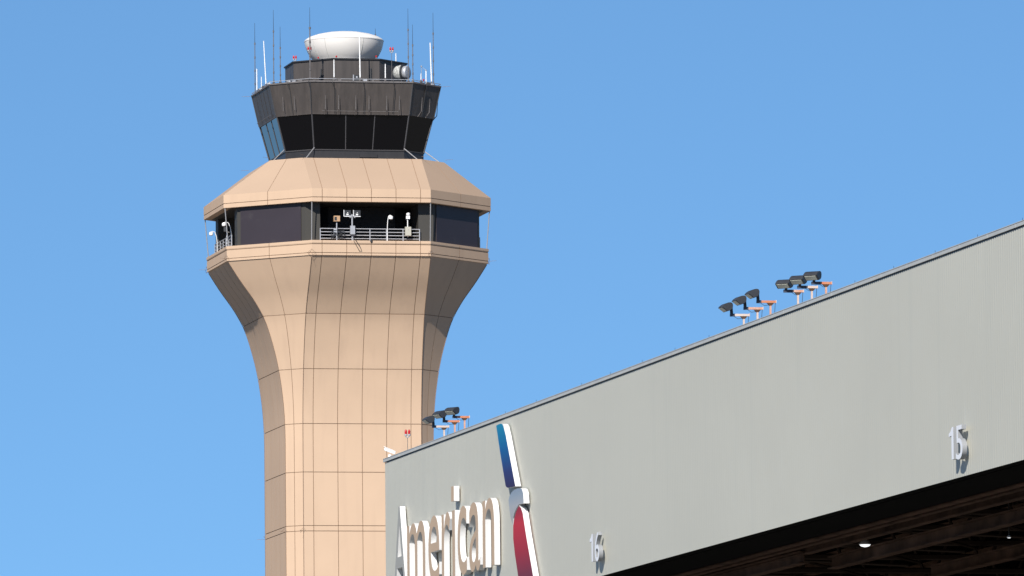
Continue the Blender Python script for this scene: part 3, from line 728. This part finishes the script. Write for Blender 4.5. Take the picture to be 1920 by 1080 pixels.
def flat(name, px_pts, w0, w1, mats, parent, origin, smooth=None):
    pts = [wall_uv(x, y, w1) for x, y in px_pts]; b = MB()
    b.prism([HL(u, w1, h)-origin for u, h in pts], HL(0, w0-w1, 0), 0, 1); o = b.build(name, mats, parent)
    return o
eo = HL(U(940, 900), 0, wall_uv(960, 1060, LW)[1])
emblem = empty('emblem', HM @ eo, HANG_RZ, 'slanted blue, white and red raised emblem right of the lettering', 'emblem')
zt, zb_ = wall_uv(936, 796, LW)[1]-eo.z, wall_uv(957, 913, LW)[1]-eo.z
M['blue'] = gradient_mat('emblem_blue', [(0,(.035,.03,.09)),(.25,(.03,.045,.16)),(.6,(.008,.11,.30)),(1,(.012,.22,.38))], zb_, zt)
zt, zb_ = wall_uv(972, 948, LW)[1]-eo.z, wall_uv(990, 1075, LW)[1]-eo.z
M['redp'] = gradient_mat('emblem_red', [(0,(.17,.035,.06)),(.35,(.34,.03,.05)),(.75,(.48,.035,.055)),(1,(.25,.03,.05))], zb_, zt)
zt, zb_ = wall_uv(976, 916, LW)[1]-eo.z, wall_uv(960, 985, LW)[1]-eo.z
M['beak'] = gradient_mat('emblem_beak', [(0,(.36,.37,.36)),(.55,(.36,.38,.41)),(.85,(.27,.33,.40)),(1,(.24,.30,.38))], zb_, zt)
flat('blue_stripe', [(930.3,798),(935,795.5),(939,794.3),(941.8,795),(944,799),(948,815),(966.3,911.7),(952,914.6),(949.4,913.4),(947.8,910),(938,850)], DW, LW, ['blue','signwhite'], emblem, eo)
flat('beak', [(953.6,938),(955.5,930),(959,923.5),(964,918.5),(970,915.8),(975.5,915.3),(978.5,917.5),(981,925),(982,943.5),(972.8,945.8),(968,953),(964.5,962),(962.3,972),(961.4,985),(957.5,972),(955,955)], DW, LW, ['beak','signwhite'], emblem, eo)
flat('red_stripe', [(973.2,947.8),(977,953),(980,962),(986.7,1005),(1000,1082),(1012,1160),(985,1160),(971.5,1080),(965.5,1040),(962.3,1010),(962.2,987),(964,973),(967.5,960)], DW, LW+.002, ['redp','signwhite'], emblem, eo)

NW = .25
def door_number(digits, label):
    uu = [U(x, y, NW) for (_, x, y, _, _) in digits]
    o_ = HL(uu[0], 0, wall_uv(digits[0][1], digits[0][4], NW)[1])
    n = empty('door_number', HM @ o_, HANG_RZ, label, 'number sign', 'white door numbers on the hangar header')
    for ch, xa, ya, xb, yb in digits:            # left x, top row, right x, bottom row
        xm = (xa+xb)/2
        if ch == '1':
            u0, u1 = U(xa,900,NW), U(xb,900,NW); hb_, ht_ = wall_uv(xm,yb,NW)[1], wall_uv(xm,ya,NW)[1]; us = u0+(u1-u0)*.56; hh = ht_-hb_
            b = MB(); b.prism([HL(u,NW,h)-o_ for u, h in ((us,hb_),(u1,hb_),(u1,ht_),(us+(u1-us)*.25,ht_),(us-(us-u0)*.35,ht_-hh*.13),(u0,ht_-hh*.18),(u0,ht_-hh*.28),(us,ht_-hh*.26))], HL(0,.11-NW,0), 0, 1); b.build('digit', ['numwhite','numside'], n); continue
        glyph(ch, 'digit', U(xa, 900, NW), wall_uv(xm, yb, NW)[1], U(xb, 900, NW), wall_uv(xm, ya, NW)[1], .11, NW, ['numwhite','numside'], n, o_)
door_number([('1',1780,801,1788.8,862),('5',1793,797,1805.4,861)], 'raised white number 15 above the dark hangar door, nearer the camera')
door_number([('1',1104.5,1002,1110.3,1054),('6',1113.8,998,1122,1053)], 'raised white number 16 on the hangar header beside the emblem')

# ------------------------------------------------------------------ floodlights on the parapet
PROFH = [(.425,0),(.36,.075),(.27,.135),(.175,.168),(.10,.176),(.04,.160),(.01,.12),(0,.07),(.01,-.025),(.035,-.07),(.075,-.11),(.21,-.16)]
def floodlight(px, ybase, yarm, yaw, colour, label, wid=.48, lampx=0.0, dark=.1, scale=.87):
    WI = -.64; u_, h_ = wall_uv(px, yarm, WI)
    base = HW(u_, WI, HT-.02); dist = base.y
    arm_h = h_-(HT-.02)
    e = empty('roof_floodlight', base, HANG_RZ, label, 'floodlight', 'floodlights on stands along the hangar parapet')
    b = MB(); b.box(-.026,.026,-.028,.028,-.0,arm_h-.05); b.box(-.09,.09,-.09,.09,0,.02); b.build('post', colour[1], e)
    b = MB(); b.add([(-.03,-.12,arm_h-.035),(-.03,.12,arm_h-.035),(.03,.12,arm_h-.035),(.03,-.12,arm_h-.035),(-.03,-.04,arm_h-.12),(-.03,.04,arm_h-.12),(.03,.04,arm_h-.12),(.03,-.04,arm_h-.12)],
        [(0,1,2,3),(4,5,6,7),(0,4,5,1),(1,5,6,2),(2,6,7,3),(3,7,4,0)]); b.build('gusset', 'rust', e)
    out = .18 if dark > .2 else .30; s_ = -INWARD                                   # outward along local y
    yo = lambda v: s_*v
    b = MB(); ya, yb = sorted((yo(-.17), yo(out))); b.box(-.04,.04,ya,yb,arm_h-.035,arm_h+.04); b.build('arm', colour[0], e)
    ya, yb = sorted((yo(out), yo(out+dark+.03))); b = MB(); b.box(-.042,.042,ya,yb,arm_h-.045,arm_h+.045); b.build('arm_end', 'slate', e)
    b = MB(); ya, yb = sorted((yo(-.19), yo(-.17))); b.box(-.05,.05,ya,yb,arm_h-.04,arm_h+.055); b.build('end_plate', 'standwhite', e)
    b = MB(); b.tube([(0,yo(-.16),arm_h-.04),(.01,yo(-.13),arm_h*.5),(.02,yo(-.06),arm_h*.2),(.02,yo(-.05),.0)], .008, 4); b.tube([(0,yo(out+.02),arm_h-.04),(0,yo(out-.1),arm_h-.12),(0,yo(.05),arm_h-.1)], .007, 4); b.build('cable', 'dark', e)
    # head: pivots at the end of the arm
    piv = Vector((0, yo(out+dark*.8), arm_h+.04))
    b = MB(); b.tube([piv+Vector((0,0,-.04)), piv+Vector((0,0,.08))], .045, 8); b.build('knuckle', 'dark', e)
    aim = Matrix.Rotation(yaw, 3, 'Z') @ Vector((0, s_, 0)); ax = Vector((aim.y, -aim.x, 0))
    bracket = .05 if abs(yaw) < R(25) else 0
    h0 = piv.z+.17+ (.03 if bracket else 0)
    org = Vector((piv.x, piv.y, h0)) - aim*(.06 if not bracket else -.02) + Vector((0,0,0))
    if bracket:
        b = MB(); b.prism([piv+Vector((-.03,yo(-.04),0)), piv+Vector((-.03,yo(.05),0)), piv+Vector((-.03,yo(.06),.3)), piv+Vector((-.03,yo(-.02),.3))], (.06,0,0)); b.build('bracket', 'dark', e)
    b = MB(); P = [org+aim*a*scale+Vector((0,0,z*scale))-ax*wid/2 for a, z in PROFH]; b.prism(P, ax*wid)
    hd_ = b.build('lamp_head', 'head', e)
    bm = bmesh.new(); bm.from_mesh(hd_.data)
    bmesh.ops.bevel(bm, geom=[ed for ed in bm.edges if abs((ed.verts[0].co-ed.verts[1].co).normalized().dot(ax)) < .1 and ed.calc_face_angle(0) > R(60)], offset=.012, segments=2, affect='EDGES'); bm.to_mesh(hd_.data); bm.free()
    hd_.data.polygons.foreach_set('use_smooth', [True]*len(hd_.data.polygons)); hd_.data.set_sharp_from_angle(angle=R(32))
    a0, a1 = Vector((.235,-.141)), Vector((.40,-.019)); nrm = Vector((a1.y-a0.y, -(a1.x-a0.x))).normalized()*.012
    q = [org+aim*(p.x+nrm.x)*scale+Vector((0,0,(p.y+nrm.y)*scale)) for p in (a0, a1)]
    b = MB(); wl = wid/2-.05; b.prism([q[0]-ax*wl, q[1]-ax*wl, q[1]+ax*wl, q[0]+ax*wl], (0,0,.008)); b.build('lens', 'lens', hd_)
    return e
CW, CP, CO = ('standwhite','standwhite'), ('pink','standwhite'), ('orange','pink')
near_yaw = lambda d: R(d)*(1 if INWARD > 0 else -1)
FL = [
 (1394.5,610,591,3,CW,.12,'white armed floodlight facing out, first of the middle three on the parapet'),
 (1420,599,578.5,3,CP,.12,'faded pink armed floodlight facing out, second of the middle three on the parapet'),
 (1444.4,589.6,566,3,CO,.12,'orange armed floodlight facing out, third of the middle three on the parapet'),
 (1496,570,546,50,CP,.25,'pink armed floodlight with long barrel head, first of the right three on the parapet'),
 (1522,561,538.5,50,CW,.25,'white armed floodlight with long barrel head, second of the right three on the parapet'),
 (1548.6,552,531,50,CO,.25,'orange armed floodlight with long barrel head, rightmost on the parapet'),
 (832.5,820,800,6,CW,.12,'white armed floodlight, leftmost of three above the lettering in front of tower'),
 (852.5,811.7,790,20,CO,.12,'orange armed floodlight, middle of three above the lettering'),
 (871,806,782,35,CO,.12,'orange armed floodlight, right of three nearest the emblem'),
]
for px, yb_, ya_, yaw, colr, dk, lab in FL: floodlight(px, yb_, ya_, near_yaw(yaw), colr, lab, dark=dk)

# twin red light and camera at the hangar's far corner
u_, _ = wall_uv(759.5, 845); p = HW(u_, -.1, HT+.14); beacon(p, wall_uv(763, 818)[1]-HT-.14, 'twin red obstruction light on thin post at hangar roof corner', .62, r=.02)
u_ = .1; p = HW(.12, -.1, HT+.14)
e = empty('security_camera', p, 0, 'white housed camera tilted down at the far left roof corner of hangar', 'security camera')
b = MB(); b.tube([(.06,0,0),(.06,0,.14)], .05, 8); b.tube([(.0,0,.06),(.16,0,.05)], .04, 6); b.lathe([(.03,0),(.07,.02),(.07,.05),(.03,.07)], 10, (.14,0,.02)); b.build('mount', 'white', e)
b = MB(); a = R(-22); ca, sa = math.cos(a), math.sin(a)
def rt(x, z): return (x*ca-z*sa, x*sa+z*ca+.27)
P = [rt(-.2,-.05), rt(.22,-.05), rt(.24,-.02), rt(.22,.05), rt(-.2,.06), rt(-.22,0)]
b.prism([(x+.05,-.07,z) for x, z in P], (0,.14,0)); b.build('housing', 'white', e)
b = MB(); P = [rt(-.26,.062), rt(.24,.055), rt(.24,.07), rt(-.26,.082)]; b.prism([(x+.05,-.09,z) for x, z in P], (0,.18,0)); b.build('sun_shield', 'white', e)
b = MB(); b.tube([(-.17+.05,0,.33),(-.2+.05,0,.345)], .04, 10); b.build('lens', 'dark', e)
